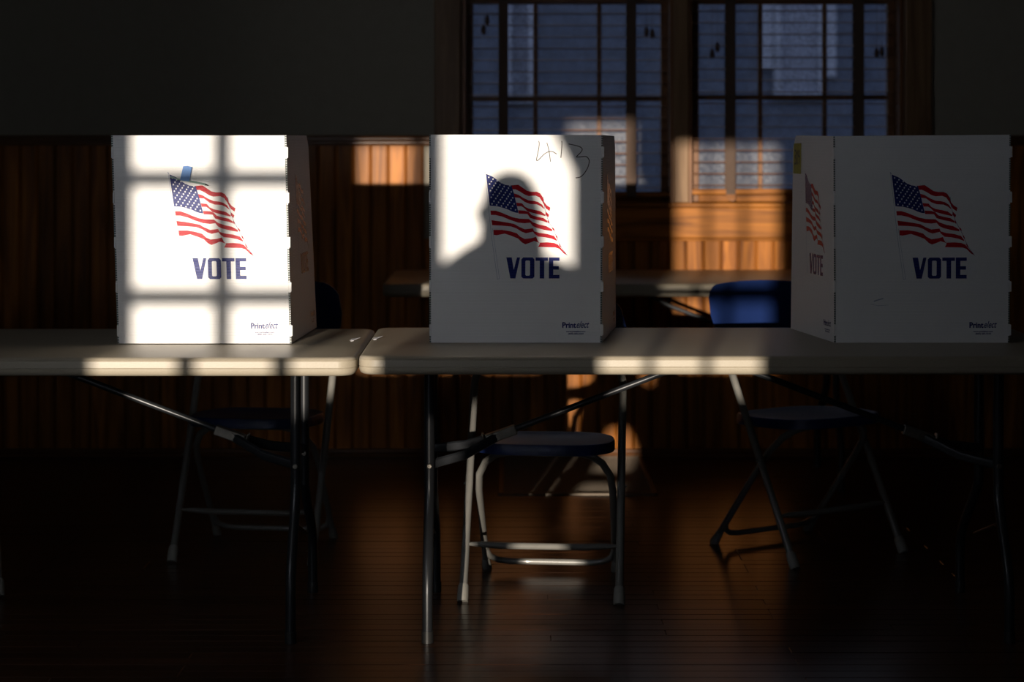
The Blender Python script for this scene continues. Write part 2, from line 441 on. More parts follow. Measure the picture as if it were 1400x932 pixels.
wall_with_holes('wall_front', XL, XR, -.1, ZC, rects, 'X', YB-.06, YB, M['darkwall'])
side = (1.5, 2.9, 1.5, 2.8)  # opening added for the left fill lamp; its deep reveal stops the sun
wall_with_holes('wall_left', YB, WY+.02, -.1, ZC, [side], 'Y', XL-.27, XL, M['darkwall'])
tag(MB().box(XR, XR+.1, YB, WY+.02, -.1, ZC).build('wall_right', M['darkwall']), kind='structure')
tag(MB().box(XL-.1, XR+.1, YB-.06, WY+.2, ZC, ZC+.1).build('ceiling', M['ceil']), kind='structure')
def rear_window(name, r, vs_, hs_, wbar=.030, hbar=None):
    hbar = hbar or wbar
    e = empty(name); tag(e, kind='structure')
    x0, x1, z0, z1 = r
    for v in vs_: MB().box(v-wbar/2, v+wbar/2, YB-.045, YB-.015, z0, z1).build('muntin', M['sash'], e)
    xs = [x0]+sorted(vs_)+[x1]
    for h in hs_:
        for a, b_ in zip(xs, xs[1:]):
            MB().box(a+(wbar/2 if a != x0 else 0), b_-(wbar/2 if b_ != x1 else 0), YB-.045, YB-.015, h-hbar/2, h+hbar/2).build('muntin', M['sash'], e)
    MB().box(x0, x1, YB-.032, YB-.029, z0, z1).build('pane', M['clear'], e)
rA, rB, rC = rects
rear_window('window_3', rA, [shift(-.777, 0)[0], shift(-.536, 0)[0]], [shift(0, .865)[1], shift(0, 1.181)[1]], .046)
rear_window('door_1', rB, [], [])
rear_window('window_4', rC, [shift(.385, 0)[0], shift(.53, 0)[0]], [shift(0, .867)[1]], .022, .062)
e = empty('window_5'); tag(e, kind='structure')  # side window added to go with the left fill lamp
for yy in (1.97, 2.43): MB().box(XL-.25, XL-.21, yy-.02, yy+.02, 1.5, 2.8).build('muntin', M['sash'], e)
MB().box(XL-.232, XL-.228, 1.5, 2.9, 1.5, 2.8).build('pane', M['clear'], e)
# curtain added out of view in the glazed door to slant the light's edge
cx0, cz0 = shift(.175, 1.14); cx1, cz1 = shift(.095, 1.34)
m = MB(); n = 14; top = []; bot = []
for i in range(n+1):
    f = i/n; yy = YB+.06+.012*math.cos(i*math.pi)
    top.append((cx1+(B1[0]+.05-cx1)*f, yy, B1[1]+.05)); bot.append((cx1+(B1[0]+.05-cx1)*f, yy, cz1-(cz1-cz0)*min(1, f*1.15)))
m.add(top+bot, [(i, i+1, n+2+i, n+1+i) for i in range(n)])
cu = m.build('curtain', M['curtain']); sm_ = cu.modifiers.new('solid', 'SOLIDIFY'); sm_.thickness = .003
tag(cu, 'short brown curtain gathered at one side of the glazed door behind the camera', 'curtain')

# three-leaf screen added out of view on the left to shade the right side
rd = empty('room_divider', (-1.65, 2.47, 0)); tag(rd, 'dark three-leaf folding room divider standing left of the camera', 'room divider')
for k, (ya, yb, xa, xb) in enumerate(((-.54, -.18, .05, -.05), (-.18, .18, -.05, .05), (.18, .54, .05, -.05))):
    mb = MB(); t = .012
    mb.add([(xa-t, ya+.004, .04), (xa+t, ya+.004, .04), (xb+t, yb-.004, .04), (xb-t, yb-.004, .04), (xa-t, ya+.004, 2.2), (xa+t, ya+.004, 2.2), (xb+t, yb-.004, 2.2), (xb-t, yb-.004, 2.2)],
           [(0,3,2,1), (4,5,6,7), (0,1,5,4), (1,2,6,5), (2,3,7,6), (3,0,4,7)])
    lf = mb.build('divider_panel', M['darkwall'], rd)
    MB().box(xa-.01, xa+.01, ya+.006, ya+.03, 0, .045).build('foot', M['steel'], lf); MB().box(xb-.01, xb+.01, yb-.03, yb-.006, 0, .045).build('foot', M['steel'], lf)

# outside the far window
tag(MB().box(-30, 30, WY+.2, 40, -.45, -.4).build('ground', M['ground']), kind='structure')
nh = empty('neighbouring_house', (1.5, 14, -.4))
tag(nh, 'blue-grey neighbouring house seen dimly through the dusty window panes', 'house')
hb = MB()
for k in range(36):
    z = k*.15
    hb.add([(-7, .0, z), (7, .0, z), (7, .004, z+.152), (-7, .004, z+.152), (-7, .3, z), (7, .3, z), (7, .3, z+.152), (-7, .3, z+.152)],
           [(0,1,2,3), (4,7,6,5), (0,4,5,1), (3,2,6,7), (0,3,7,4), (1,5,6,2)])
hb.build('siding', M['siding'], nh)
def house_window(px0, px1, py0, py1):
    a = P(px0, py1, 13.98); b_ = P(px1, py0, 13.98)
    x0, x1, z0, z1 = a.x-1.5, b_.x-1.5, a.z+.4, b_.z+.4
    f = MB().box(x0-.05, x1+.05, -.05, 0, z0-.05, z0).box(x0-.05, x1+.05, -.05, 0, z1, z1+.05).box(x0-.05, x0, -.05, 0, z0, z1).box(x1, x1+.05, -.05, 0, z0, z1).build('window_frame', M['pale'], nh)
    m = MB(); n = 16
    pts = [(x0+(x1-x0)*i/n, -.02+.012*math.cos(i*math.pi)) for i in range(n+1)]
    m.add([(x, y, z0) for x, y in pts]+[(x, y, z1) for x, y in pts], [(i, i+1, n+2+i, n+1+i) for i in range(n)])
    m.build('window_blind', M['pale'], f)
house_window(1068, 1118, 2, 126)
house_window(700, 722, 2, 130)
MB().box(*(lambda a, b_: (a.x-1.5, b_.x-1.5, -.04, 0, a.z+.4, b_.z+.4))(P(1040, 95, 14), P(1056, 0, 14))).build('shutter', M['pale'], nh)
MB().box(*(lambda a, b_: (a.x-1.5, b_.x-1.5, -.04, 0, a.z+.4, b_.z+.4))(P(1128, 105, 14), P(1142, 0, 14))).build('shutter', M['pale'], nh)

# floor register (heating grate) by the wall
fg = empty('floor_grate', ((PITX0+PITX1)/2, (PITY0+PITY1)/2, 0))
tag(fg, 'rectangular metal heating grate set in the floor against the far wall', 'floor grate')
hx, hy = (PITX1-PITX0)/2, (PITY1-PITY0)/2
for (a, b_, c, d) in ((-hx-.02, hx+.02, -hy-.02, -hy), (-hx-.02, hx+.02, hy-.0, hy+.012), (-hx-.02, -hx, -hy, hy), (hx, hx+.02, -hy, hy)):
    bevel(MB().box(a, b_, c, d, -.02, .006).build('frame_bar', M['grate'], fg), .002)
m = MB(); nx = 52; ny = 74
for i in range(1, nx): x = -hx+2*hx*i/nx; m.box(x-.0016, x+.0016, -hy, hy, -.016, .001)
for i in range(1, ny): y = -hy+2*hy*i/ny; m.box(-hx, hx, y-.0022, y+.0022, -.010, .003)
g = m.build('grille_mesh', M['grate'], fg); g['kind'] = 'stuff'
MB().box(-hx, hx, -hy, hy, -.0245, -.022).build('duct_bottom', M['pit'], fg)

# ================================================================== folding tables
def rrect(hx, hy, r, n=6):
    pts = []
    for (cx, cy, a) in ((hx-r, hy-r, 0), (-hx+r, hy-r, math.pi/2), (-hx+r, -hy+r, math.pi), (hx-r, -hy+r, 1.5*math.pi)):
        pts += arc(cx, cy, r, a, a+math.pi/2, n)
    return pts
def table_top_mesh(hx, hy, zt):
    prof = [(.020, 0), (.010, -.0008), (.004, -.003), (.001, -.007), (.0022, -.0085), (.0005, -.010), (.0002, -.026), (.0018, -.0275), (.0004, -.029),
            (.0008, -.036), (.004, -.043), (.011, -.047), (.022, -.048), (.030, -.046), (.034, -.028)]
    m = MB(); rings = []; base_r = .045
    for ins, dz in prof:
        rings.append([(x, y, zt+dz) for x, y in rrect(hx-ins, hy-ins, max(.01, base_r-ins))])
    n = len(rings[0]); vs_ = [p for r in rings for p in r]; fs = []
    for i in range(len(rings)-1):
        for j in range(n): fs.append((i*n+j, i*n+(j+1) % n, (i+1)*n+(j+1) % n, (i+1)*n+j))
    fs.append(tuple(range(n))[::-1]); fs.append(tuple((len(rings)-1)*n+j for j in range(n)))
    return m.add(vs_, fs)
def make_table(cx, y0, zt, label, HL=.915):
    hy = .381; root = empty('folding_table', (cx, y0+hy, 0)); tag(root, label, 'table', 'folding tables')
    table_top_mesh(HL, hy, zt).build('tabletop', M['tabletop'], root, smooth=True)
    MB().box(-HL+.1, HL-.1, -hy+.06, -hy+.085, zt-.045, zt-.027).build('rail', M['steel'], root)
    MB().box(-HL+.1, HL-.1, hy-.085, hy-.06, zt-.045, zt-.027).build('rail', M['steel'], root)
    ex = HL-.172
    for s in (-1, 1):
        X = s*ex
        fr_ = MB().tube([(X, -hy+.07, zt-.040), (X, hy-.07, zt-.040)], .0125, 10).build('leg_crossbar', M['steel'], root, smooth=True)
        for (u, f_) in ((-.175, -.295), (.045, .275)):
            d = .02 if u < 0 else -.02
            pts = [(X, u, zt-.04), (X, u, .40), (X, u-d*.1, .35), (X, u+(f_-u)*.25, .30), (X, u+(f_-u)*.72, .215), (X, f_-(f_-u)*.07, .17), (X, f_, .12), (X, f_, .012)]
            lg = MB().tube(pts, .0135, 12).build('leg', M['steel'], root, smooth=True)
            MB().tube([(X, f_, 0), (X, f_, .03)], .0155, 12).build('foot_cap', M['black'], lg, smooth=True)
            MB().tube([(X, u-.016, .432), (X, u-.0135, .432)], [.0055, .0075], 10).build('bolt', M['hinge'], lg, smooth=True)
        MB().tube([(X, -.16, .275), (X-s*.0, .08, .205)], .008, 8, flat=.5).build('spreader_bar', M['brown'], root)
        # folding brace: fork from both uprights to a hinge, then one rod up to the underside
        hxx = X-s*.185; hz = .495
        MB().tube([(hxx-s*.035, -.065, hz+.015), (X-s*.60, -.065, .654), (X-s*.76, -.065, zt-.03)], .0085, 10).build('brace_rod', M['steel'], root, smooth=True)
        MB().tube([(hxx, -.065, hz), (X-s*.09, -.12, hz-.045), (X, -.162, .432)], .0085, 8, flat=1.5).build('brace_arm', M['steel'], root, smooth=True)
        MB().tube([(hxx, -.065, hz), (X-s*.09, -.01, hz-.035), (X, .03, .445)], .0085, 8, flat=1.5).build('brace_arm', M['steel'], root, smooth=True)
        ang = math.atan2(.14, -s*.40)
        m = MB().box(-.042, .042, -.013, .013, -.013, .013).box(-.05, -.044, -.016, .016, -.02, .02)
        hg = m.build('brace_hinge', M['hinge'], root); bevel(hg, .003)
        hg.location = (hxx-s*.002, -.065, hz+.002); hg.rotation_euler = (0, -ang, 0)
        MB().tube([(-.006, -.0175, 0), (-.006, -.013, 0)], .0085, 14).build('rivet', M['hinge'], hg, smooth=True)
    return root
TXJ = (487.5-700)*5.05/FPX
t_left = make_table(TXJ-.0025-.915, 5.045, .737, 'beige folding table under the left booth, its near edge striped by window light')
t_mid = make_table(TXJ+.0025+.915, 5.05, .740, 'long beige folding table carrying the middle booth and the right booth')
t_far = make_table((522-700)*7.2/FPX+.915, 7.2, .761, 'beige folding table standing against the wall under the window')

# ================================================================== voting booths
def panel(name, c, t, parent, mat, round_rear=None, nu=8, nv=10):
    """c: corners TL, TR, BL, BR seen from outside; t thickness inwards (vector)"""
    TL, TR, BL, BR = c; vs_ = []; fs = []
    def at(u, v): return (TL*(1-u)+TR*u)*(1-v)+(BL*(1-u)+BR*u)*v
    for lay in (0, 1):
        for j in range(nv+1):
            for i in range(nu+1):
                u, v = i/nu, j/nv
                p = at(u, v)
                if round_rear is not None:
                    H = (TL-BL).length; W_ = (TL-TR).length; R = .035
                    uu = (1-u) if round_rear == 'R' else u
                    if v*H < R and uu*W_ < R:
                        k = R-math.sqrt(max(0, R*R-(R-uu*W_)**2))
                        if v*H < k: p = at(u, k/H)
                vs_.append(p + t*lay)
    n1 = (nu+1)*(nv+1)
    I = lambda l, i, j: l*n1+j*(nu+1)+i
    for j in range(nv):
        for i in range(nu):
            fs.append((I(0,i,j), I(0,i+1,j), I(0,i+1,j+1), I(0,i,j+1))); fs.append((I(1,i,j), I(1,i,j+1), I(1,i+1,j+1), I(1,i+1,j)))
    for i in range(nu):
        fs.append((I(0,i,0), I(1,i,0), I(1,i+1,0), I(0,i+1,0))); fs.append((I(0,i,nv), I(0,i+1,nv), I(1,i+1,nv), I(1,i,nv)))
    for j in range(nv):
        fs.append((I(0,0,j), I(0,0,j+1), I(1,0,j+1), I(1,0,j))); fs.append((I(0,nu,j), I(1,nu,j), I(1,nu,j+1), I(0,nu,j+1)))
    return MB().add(vs_, fs).build(name, mat, parent)

K = 5.486
def T1(p): return (650+p[0]/K, 225+p[1]/K)
CANTON = [(78,68),(100,78),(125,88),(150,105),(180,130),(215,148),(245,155),(270,155),(280,190),(292,230),(305,290),(315,330),(322,362),(300,360),(270,350),(240,335),(200,322),(160,312),(106,308)]
RED = [
 [(270,155),(320,150),(350,170),(385,195),(420,203),(460,203),(485,215),(505,245),(515,280),(535,305),(562,322),(556,348),(528,328),(503,280),(480,245),(450,232),(400,235),(370,225),(330,200),(300,185),(278,185)],
 [(288,215),(320,225),(360,250),(400,268),(440,272),(470,280),(500,300),(515,325),(514,332),(490,312),(460,298),(410,295),(370,280),(330,250),(293,245)],
 [(528,352),(552,376),(547,396),(524,374)],
 [(305,285),(350,290),(370,315),(400,330),(450,340),(490,350),(525,376),(526,386),(480,375),(430,362),(390,350),(365,325),(345,312),(312,312)],
 [(320,342),(370,345),(400,355),(420,378),(460,390),(510,400),(540,422),(541,436),(510,425),(460,415),(410,400),(390,370),(325,368)],
 [(112,345),(150,345),(190,358),(230,375),(280,395),(330,405),(400,408),(430,432),(480,450),(530,460),(575,485),(577,500),(520,490),(460,475),(430,460),(410,435),(370,440),(320,435),(260,415),(200,390),(150,378),(116,378)],
 [(120,417),(180,425),(240,435),(290,445),(330,468),(370,485),(430,478),(440,500),(480,512),(540,520),(590,535),(612,565),(612,573),(570,555),(520,545),(470,540),(445,520),(432,503),(380,515),(350,505),(310,480),(270,465),(200,458),(126,455)],
 [(134,490),(200,490),(260,500),(310,515),(335,540),(370,558),(420,552),(455,542),(470,575),(484,588),(440,573),(405,588),(375,598),(350,585),(320,555),(270,535),(220,518),(160,530),(137,528)],
 [(484,585),(540,583),(590,587),(620,600),(650,635),(690,680),(665,668),(630,632),(600,622),(540,620),(470,618),(480,600)],
 [(572,468),(588,478),(598,498),(580,488)], [(600,525),(612,535),(620,558),(605,545)], [(625,590),(638,605),(648,625),(632,612)], [(541,414),(552,428),(553,445),(543,434)]]
VOTE = [[(232,697),(272,697),(288,790),(312,697),(335,697),(300,855),(262,855)],
        [(452,697),(545,697),(545,722),(517,722),(517,855),(483,855),(483,722),(452,722)],
        [(552,697),(632,697),(632,722),(585,722),(585,762),(627,762),(627,788),(585,788),(585,828),(632,828),(632,855),(552,855)]]
O_OUT = [(358,697),(430,697),(443,712),(443,842),(430,855),(358,855),(345,842),(345,712)]
O_IN = [(380,720),(405,720),(410,726),(410,828),(404,834),(381,834),(375,828),(375,726)]
def thin(pts, wd):            # ribbon along a polyline, template pixels
    out_l, out_r = [], []
    for i, p in enumerate(pts):
        a = Vector(pts[max(0, i-1)]); b_ = Vector(pts[min(len(pts)-1, i+1)]); d = (b_-a).normalized(); nn = Vector((-d.y, d.x))*wd/2
        out_l.append((p[0]+nn.x, p[1]+nn.y)); out_r.append((p[0]-nn.x, p[1]-nn.y))
    return [[out_l[i], out_l[i+1], out_r[i+1], out_r[i]] for i in range(len(pts)-1)]
def spline(pts, k=5):
    out = []
    for i in range(len(pts)-1):
        p0, p1, p2, p3 = [Vector(pts[min(max(j, 0), len(pts)-1)]) for j in (i-1, i, i+1, i+2)]
        for s in range(k):
            t = s/k; out.append(tuple(.5*((2*p1)+(p2-p0)*t+(2*p0-5*p1+4*p2-p3)*t*t+(3*p1-p0-3*p2+p3)*t**3)))
    return out+[tuple(pts[-1])]
# lettering of the maker's mark, from the built-in font, in template pixels
def text_polys(txt, x, y, h, wfit, shear=0, off=0):
    c = bpy.data.curves.new('t', 'FONT'); c.body = txt; c.size = 1; c.shear = shear; c.offset = off; c.resolution_u = 3
    o = bpy.data.objects.new('t', c); COL.objects.link(o)
    dg = bpy.context.evaluated_depsgraph_get(); dg.update()
    me = bpy.data.meshes.new_from_object(o.evaluated_get(dg))
    vs_ = [v.co.copy() for v in me.vertices]; fs = [tuple(p.vertices) for p in me.polygons]
    xs = [v.x for v in vs_]; x0, x1 = min(xs), max(xs)
    bpy.data.objects.remove(o); bpy.data.curves.remove(c); bpy.data.meshes.remove(me)
    kx = wfit/(x1-x0)
    return [(x+(v.x-x0)*kx, y-v.y*h) for v in vs_], fs
MARK = []
MARK.append(text_polys('Print', 769.3, 448.3, 10.5, 19.0, 0, .034))
MARK.append(text_polys('elect', 789.0, 448.3, 13.0, 17.4, .42, .012))
MARK.append(text_polys('www.printelect.com', 774.5, 454.4, 2.9, 26.5, 0, .03))
MARK.append(text_polys('(800) 682-5543', 777.5, 457.5, 2.9, 21, 0, .03))

def printer(c, inward):
    TL, TR, BL, BR = c
    def at(px, py, lift):
        u = (px-589)/232.5; v = (py-184)/285
        return (TL*(1-u)+TR*u)*(1-v)+(BL*(1-u)+BR*u)*v - inward*lift
    return at
def flat(at, polys, lift, holes=None, raw=False, c0=None):
    m = MB()
    for poly in polys:
        if raw:
            pts, fs = poly; m.add([at(x, y, lift) for x, y in pts], fs)
        else:
            pts = [(x, y) for x, y in poly]
            tri = tessellate_polygon([[Vector((x, y, 0)) for x, y in pts]])
            m.add([at(x, y, lift) for x, y in pts], [tuple(t) for t in tri])
    return m
def build_flat(m, name, mat, parent):
    me = bpy.data.meshes.new(name); me.from_pydata(m.v, [], m.f); me.update(); return link(name, me, mat, parent)
def prints(c, inward, panel_obj):
    at = printer(c, inward.normalized())
    # a little subdivision is not needed: panels are near planar
    build_flat(flat(at, [[T1(p) for p in CANTON]], .0006), 'flag_canton', M['navy'], panel_obj)
    build_flat(flat(at, [[T1(p) for p in q] for q in RED], .0006), 'flag_stripe_print', M['red'], panel_obj)
    stars = []
    q = [Vector(a) for a in ((82,72),(270,150),(322,358),(108,306))]
    for r in range(9):
        n = 6 if r % 2 == 0 else 5
        for i in range(n):
            u = (i+(.5 if n == 6 else 1))/6; v = (r+.6)/9.2
            p = (q[0]*(1-u)+q[1]*u)*(1-v)+(q[3]*(1-u)+q[2]*u)*v
            sag = 14*math.sin(math.pi*u)*(-.2)+12*(u*(1-u)*2)*(1-v)
            p = Vector((p.x, p.y+sag))
            pts = []
            for k in range(10):
                rr = 7.6 if k % 2 == 0 else 3.4; a = -math.pi/2+k*math.pi/5+.2
                pts.append(T1((p.x+rr*math.cos(a), p.y+rr*math.sin(a)*1.15)))
            stars.append(pts)
    build_flat(flat(at, stars, .0011), 'flag_star_print', M['ink_white'], panel_obj)
    pole = thin([T1((70,60)), T1((118,520)), T1((165,860))], .55)+thin([T1((128,480)), T1((180,855))], .45)+thin([T1((163,861)), T1((181,856))], .5)
    pole += thin([T1((66,52)), T1((76,64))], 1.3)
    build_flat(flat(at, pole, .0007), 'flagpole_print', M['grey_ink'], panel_obj)
    thread = thin(spline([T1(a) for a in ((508,240),(520,330),(548,420),(590,500),(640,610),(690,682))]), .45)
    vm = flat(at, [[T1(p) for p in q] for q in VOTE]+thread, .0006)
    # the O as a ring
    o_, i_ = [T1(p) for p in O_OUT], [T1(p) for p in O_IN]
    # order the inner ring like the outer
    vm.add([at(x, y, .0006) for x, y in o_+i_], [(k, (k+1) % 8, 8+(k+1) % 8, 8+k) for k in range(8)])
    build_flat(vm, 'vote_lettering', M['navy'], panel_obj)
    build_flat(flat(at, MARK, .0006, raw=True), 'maker_lettering', M['navy'], panel_obj)
    return at

TABS = ((200, 215), (262, 277), (323, 338), (385, 399), (444, 459))
def make_booth(F, rear_left, rear_right, label, front_Y=5.366):
    """F: front corners in pixels TL,TR,BL,BR; rear_*: (pxTop, pyTop, pxBot, pyBot, Y)"""
    f = [P(x, y, front_Y) for x, y in F]
    zb = .7405 if True else 0
    for k in (2, 3): f[k].z = ZB
    c0 = (f[2]+f[3])/2; root = empty('voting_booth', c0); tag(root, label, 'voting booth', 'white tabletop voting booths')
    root['group'] = 'white tabletop voting booths'
    off = -c0
    f = [p+off for p in f]
    def rear(r):
        a = P(r[0], r[1], r[4]); b_ = P(r[2], r[3], r[4]); b_.z = ZB
        return a+off, b_+off
    th = .004
    fp = panel('front_panel', f, Vector((0, th, 0)), root, M['white'], nu=6, nv=6)
    at = prints(f, Vector((0, 1, 0)), fp)
    ats = {}
    for sgn, rr, ft, fb in ((-1, rear_left, f[0], f[2]), (1, rear_right, f[1], f[3])):
        rt, rb = rear(rr)
        gap = Vector((sgn*.0045, .0, 0))
        ftg, fbg = ft+gap+Vector((0, .004, 0)), fb+gap+Vector((0, .004, 0))
        inn = Vector((-sgn*th, 0, 0))
        if sgn > 0: c = [ftg, rt, fbg, rb]; sp = panel('side_panel', c, inn, root, M['white'], 'R', nu=14, nv=24)
        else: c = [rt, ftg, rb, fbg]; sp = panel('side_panel', c, inn, root, M['white'], 'L', nu=14, nv=24)
        d1 = (c[1]-c[0]); d2 = (c[2]-c[0]); nn = d1.cross(d2).normalized()
        if nn.x*sgn > 0: nn = -nn
        ats[sgn] = prints(c, nn, sp)
        # flutes of the cut edge and the interlocking tabs
        m = MB(); H = ft.z-fb.z; n = 90
        for i in range(n):
            v = (i+.5)/n; py = 184+v*285
            if any(a-1 < py < b_+1 for a, b_ in TABS): continue
            p = ft*(1-v)+fb*v
            m.box(p.x+(.0006 if sgn > 0 else -.0046), p.x+(.0046 if sgn > 0 else -.0006), -.0002, .004, p.z-H/n*.33, p.z+H/n*.33)
        m.build('flute_edge', M['flute'], sp)
        for a, b_ in TABS:
            va, vb = (a-184)/285, (b_-184)/285
            p = ft*(1-(va+vb)/2)+fb*(va+vb)/2; hz = (vb-va)*H/2
            mm = MB().box(-.0045 if sgn > 0 else -.001, .0045, -.0012, .012, -hz, hz)
            tb = mm.build('hinge_tab', M['white_tab'], root); bevel(tb, .0015); tb.location = (p.x+sgn*.0042, 0, p.z)
    return root, fp, at, ats, off
ZB = .7392
left = make_booth([(154, 185), (389, 185), (163, 469), (396, 469)], (176, 186, 188, 447, 5.80), (421, 185, 433, 447, 5.81), 'left white voting booth with VOTE and a flag, crossed by window-bar shadows')
ZB = .7412
mid = make_booth([(589, 184), (822, 184.5), (589.5, 469), (820.5, 469)], (592, 186, 594, 447, 5.81), (841, 186, 842, 447, 5.81), 'middle white voting booth with 413 scrawled on it and the shadow of a head')
right = make_booth([(1142, 186), (1380, 184), (1143, 470), (1378, 470)], (1084.5, 185, 1081, 449, 5.76), (1350, 186, 1350, 449, 5.78), 'right white voting booth wholly in shade, yellow note on its side')

# handwriting on the middle booth
kk = 12.727
def H1(pts): return [(720+x/kk, 180+y/kk) for x, y in pts]
ST = [[(205,155),(215,200),(205,300),(170,480),(200,490),(300,390),(380,345),(450,345),(518,385)], [(348,185),(385,330),(412,520)], [(607,155),(608,250),(592,450)],
      [(725,208),(850,235),(930,262),(962,300),(940,350),(868,425),(880,437),(950,430),(1030,428),(1075,470),(1085,520),(1060,620),(1000,720),(930,785),(850,800)]]
polys = []
for s in ST: polys += thin(spline(H1(s)), 1.25)
build_flat(flat(mid[2], polys, .0007), 'handwritten_number', M['marker'], mid[1])
# scuff on the right booth
polys = thin([(598.0+42, 412), (598+48, 410), (598+55, 408)], 1.6)+thin([(636, 416), (646, 418), (660, 417)], .5)
build_flat(flat(right[2], polys, .0007), 'scuff_mark', M['grey_ink'], right[1])

# yellow note on the right booth's left side
aL = right[3][-1]; oR = right[0].location
def booth_pt(at, px, py, lift, o): return at(px, py, lift)+o
def sheet(name, at, o, quad, t, mat, label, cat, lift=.0008):
    c = [at(x, y, lift)+o for x, y in quad]; d = [at(x, y, lift+t)+o for x, y in quad]
    ctr = sum(c, Vector())/len(c)
    n = len(quad)
    m = MB().add([p-ctr for p in c+d], [tuple(range(n)), tuple(range(n, 2*n))[::-1]]+[(i, (i+1) % n, n+(i+1) % n, n+i) for i in range(n)])
    ob = m.build(name, mat); ob.location = ctr; return tag(ob, label, cat), ctr
nt_, ctr = sheet('sticky_note', aL, oR, [(596, 196), (640, 195), (640, 240), (596, 240)], .0006, M['note'], 'yellow paper note numbered 309 stuck on the right booth side', 'note')
s3 = [[(603,206),(610,207),(611,212),(606,215),(611,218),(610,225),(603,226)], [(618,207),(614,214),(615,224),(620,225),(622,216),(620,208),(618,207)], [(632,214),(627,215),(625,210),(629,206),(632,210),(632,218),(630,226)]]
polys = []
for s in s3: polys += thin(spline(s, 3), 2.8)
m = flat(lambda x, y, l: aL(x, y, l)+oR-ctr, polys, .0018)
build_flat(m, 'handwritten_number', M['marker'], nt_)

# blue tape and pale stick on the left booth (pixels of the left booth -> template)
aF = left[2]; oL = left[0].location
def LT(px, py): 
    v = (py-185)/284; x0 = 154+9*v; x1 = 389+7*v
    return (589+(px-x0)/(x1-x0)*232.5, 184+v*285)
sheet('tape_strip', aF, oL, [LT(251, 227), LT(257, 226.5), LT(263, 228), LT(259, 248), LT(246.5, 246)], .0005, M['bluetape'], 'short strip of light blue tape above the left booth flag', 'tape', lift=.0062)
pts = [aF(*LT(x, y), .0045)+oL for x, y in ((233, 241.5), (245, 245), (262, 248), (275, 250.5), (281, 252))]
c0 = pts[2]
st = MB().tube([p-c0 for p in pts], [.0018, .0020, .0024, .0026, .0026], 8).build('pen', M['greenstick'], None, smooth=True); st.location = c0
tag(st, 'slim pale green pen held by blue tape on the left booth', 'pen')
q = [aF(*LT(x, y), .0045)+oL-c0 for x, y in ((281, 252), (285.5, 253.5))]
MB().tube(q, [.0026, .0008], 8).build('pen_tip', M['black'], st, smooth=True)

# scraps of white tape at the table ends
def scrap(px, py, zt, label, flip=1):
    Y = (CH-zt)*FPX/(py-HY); c = P(px, py, Y); c.z = zt+.0002
    pts = [(-.009, .022), (.016, .026), (.010, .010), (.004, -.004), (.002, -.024), (-.006, -.026), (-.010, -.010), (-.004, .004)]
    n = len(pts); t = [.0, .004, .003, .001, .0005, .0, .001, .0005]
    m = MB().add([(x*flip, y, t[i]) for i, (x, y) in enumerate(pts)]+[(x*flip, y, t[i]+.001) for i, (x, y) in enumerate(pts)],
                 [tuple(range(n))[::-1], tuple(range(n, 2*n))]+[(i, (i+1) % n, n+(i+1) % n, n+i) for i in range(n)])
    o = m.build('tape_scrap', M['ink_white']); o.location = c; tag(o, label, 'tape', 'scraps of white tape on the table ends')
scrap(483.5, 465, .737, 'torn white tape scrap on the right end of the left table')
scrap(514.5, 463, .740, 'torn white tape scrap on the left end of the middle table')

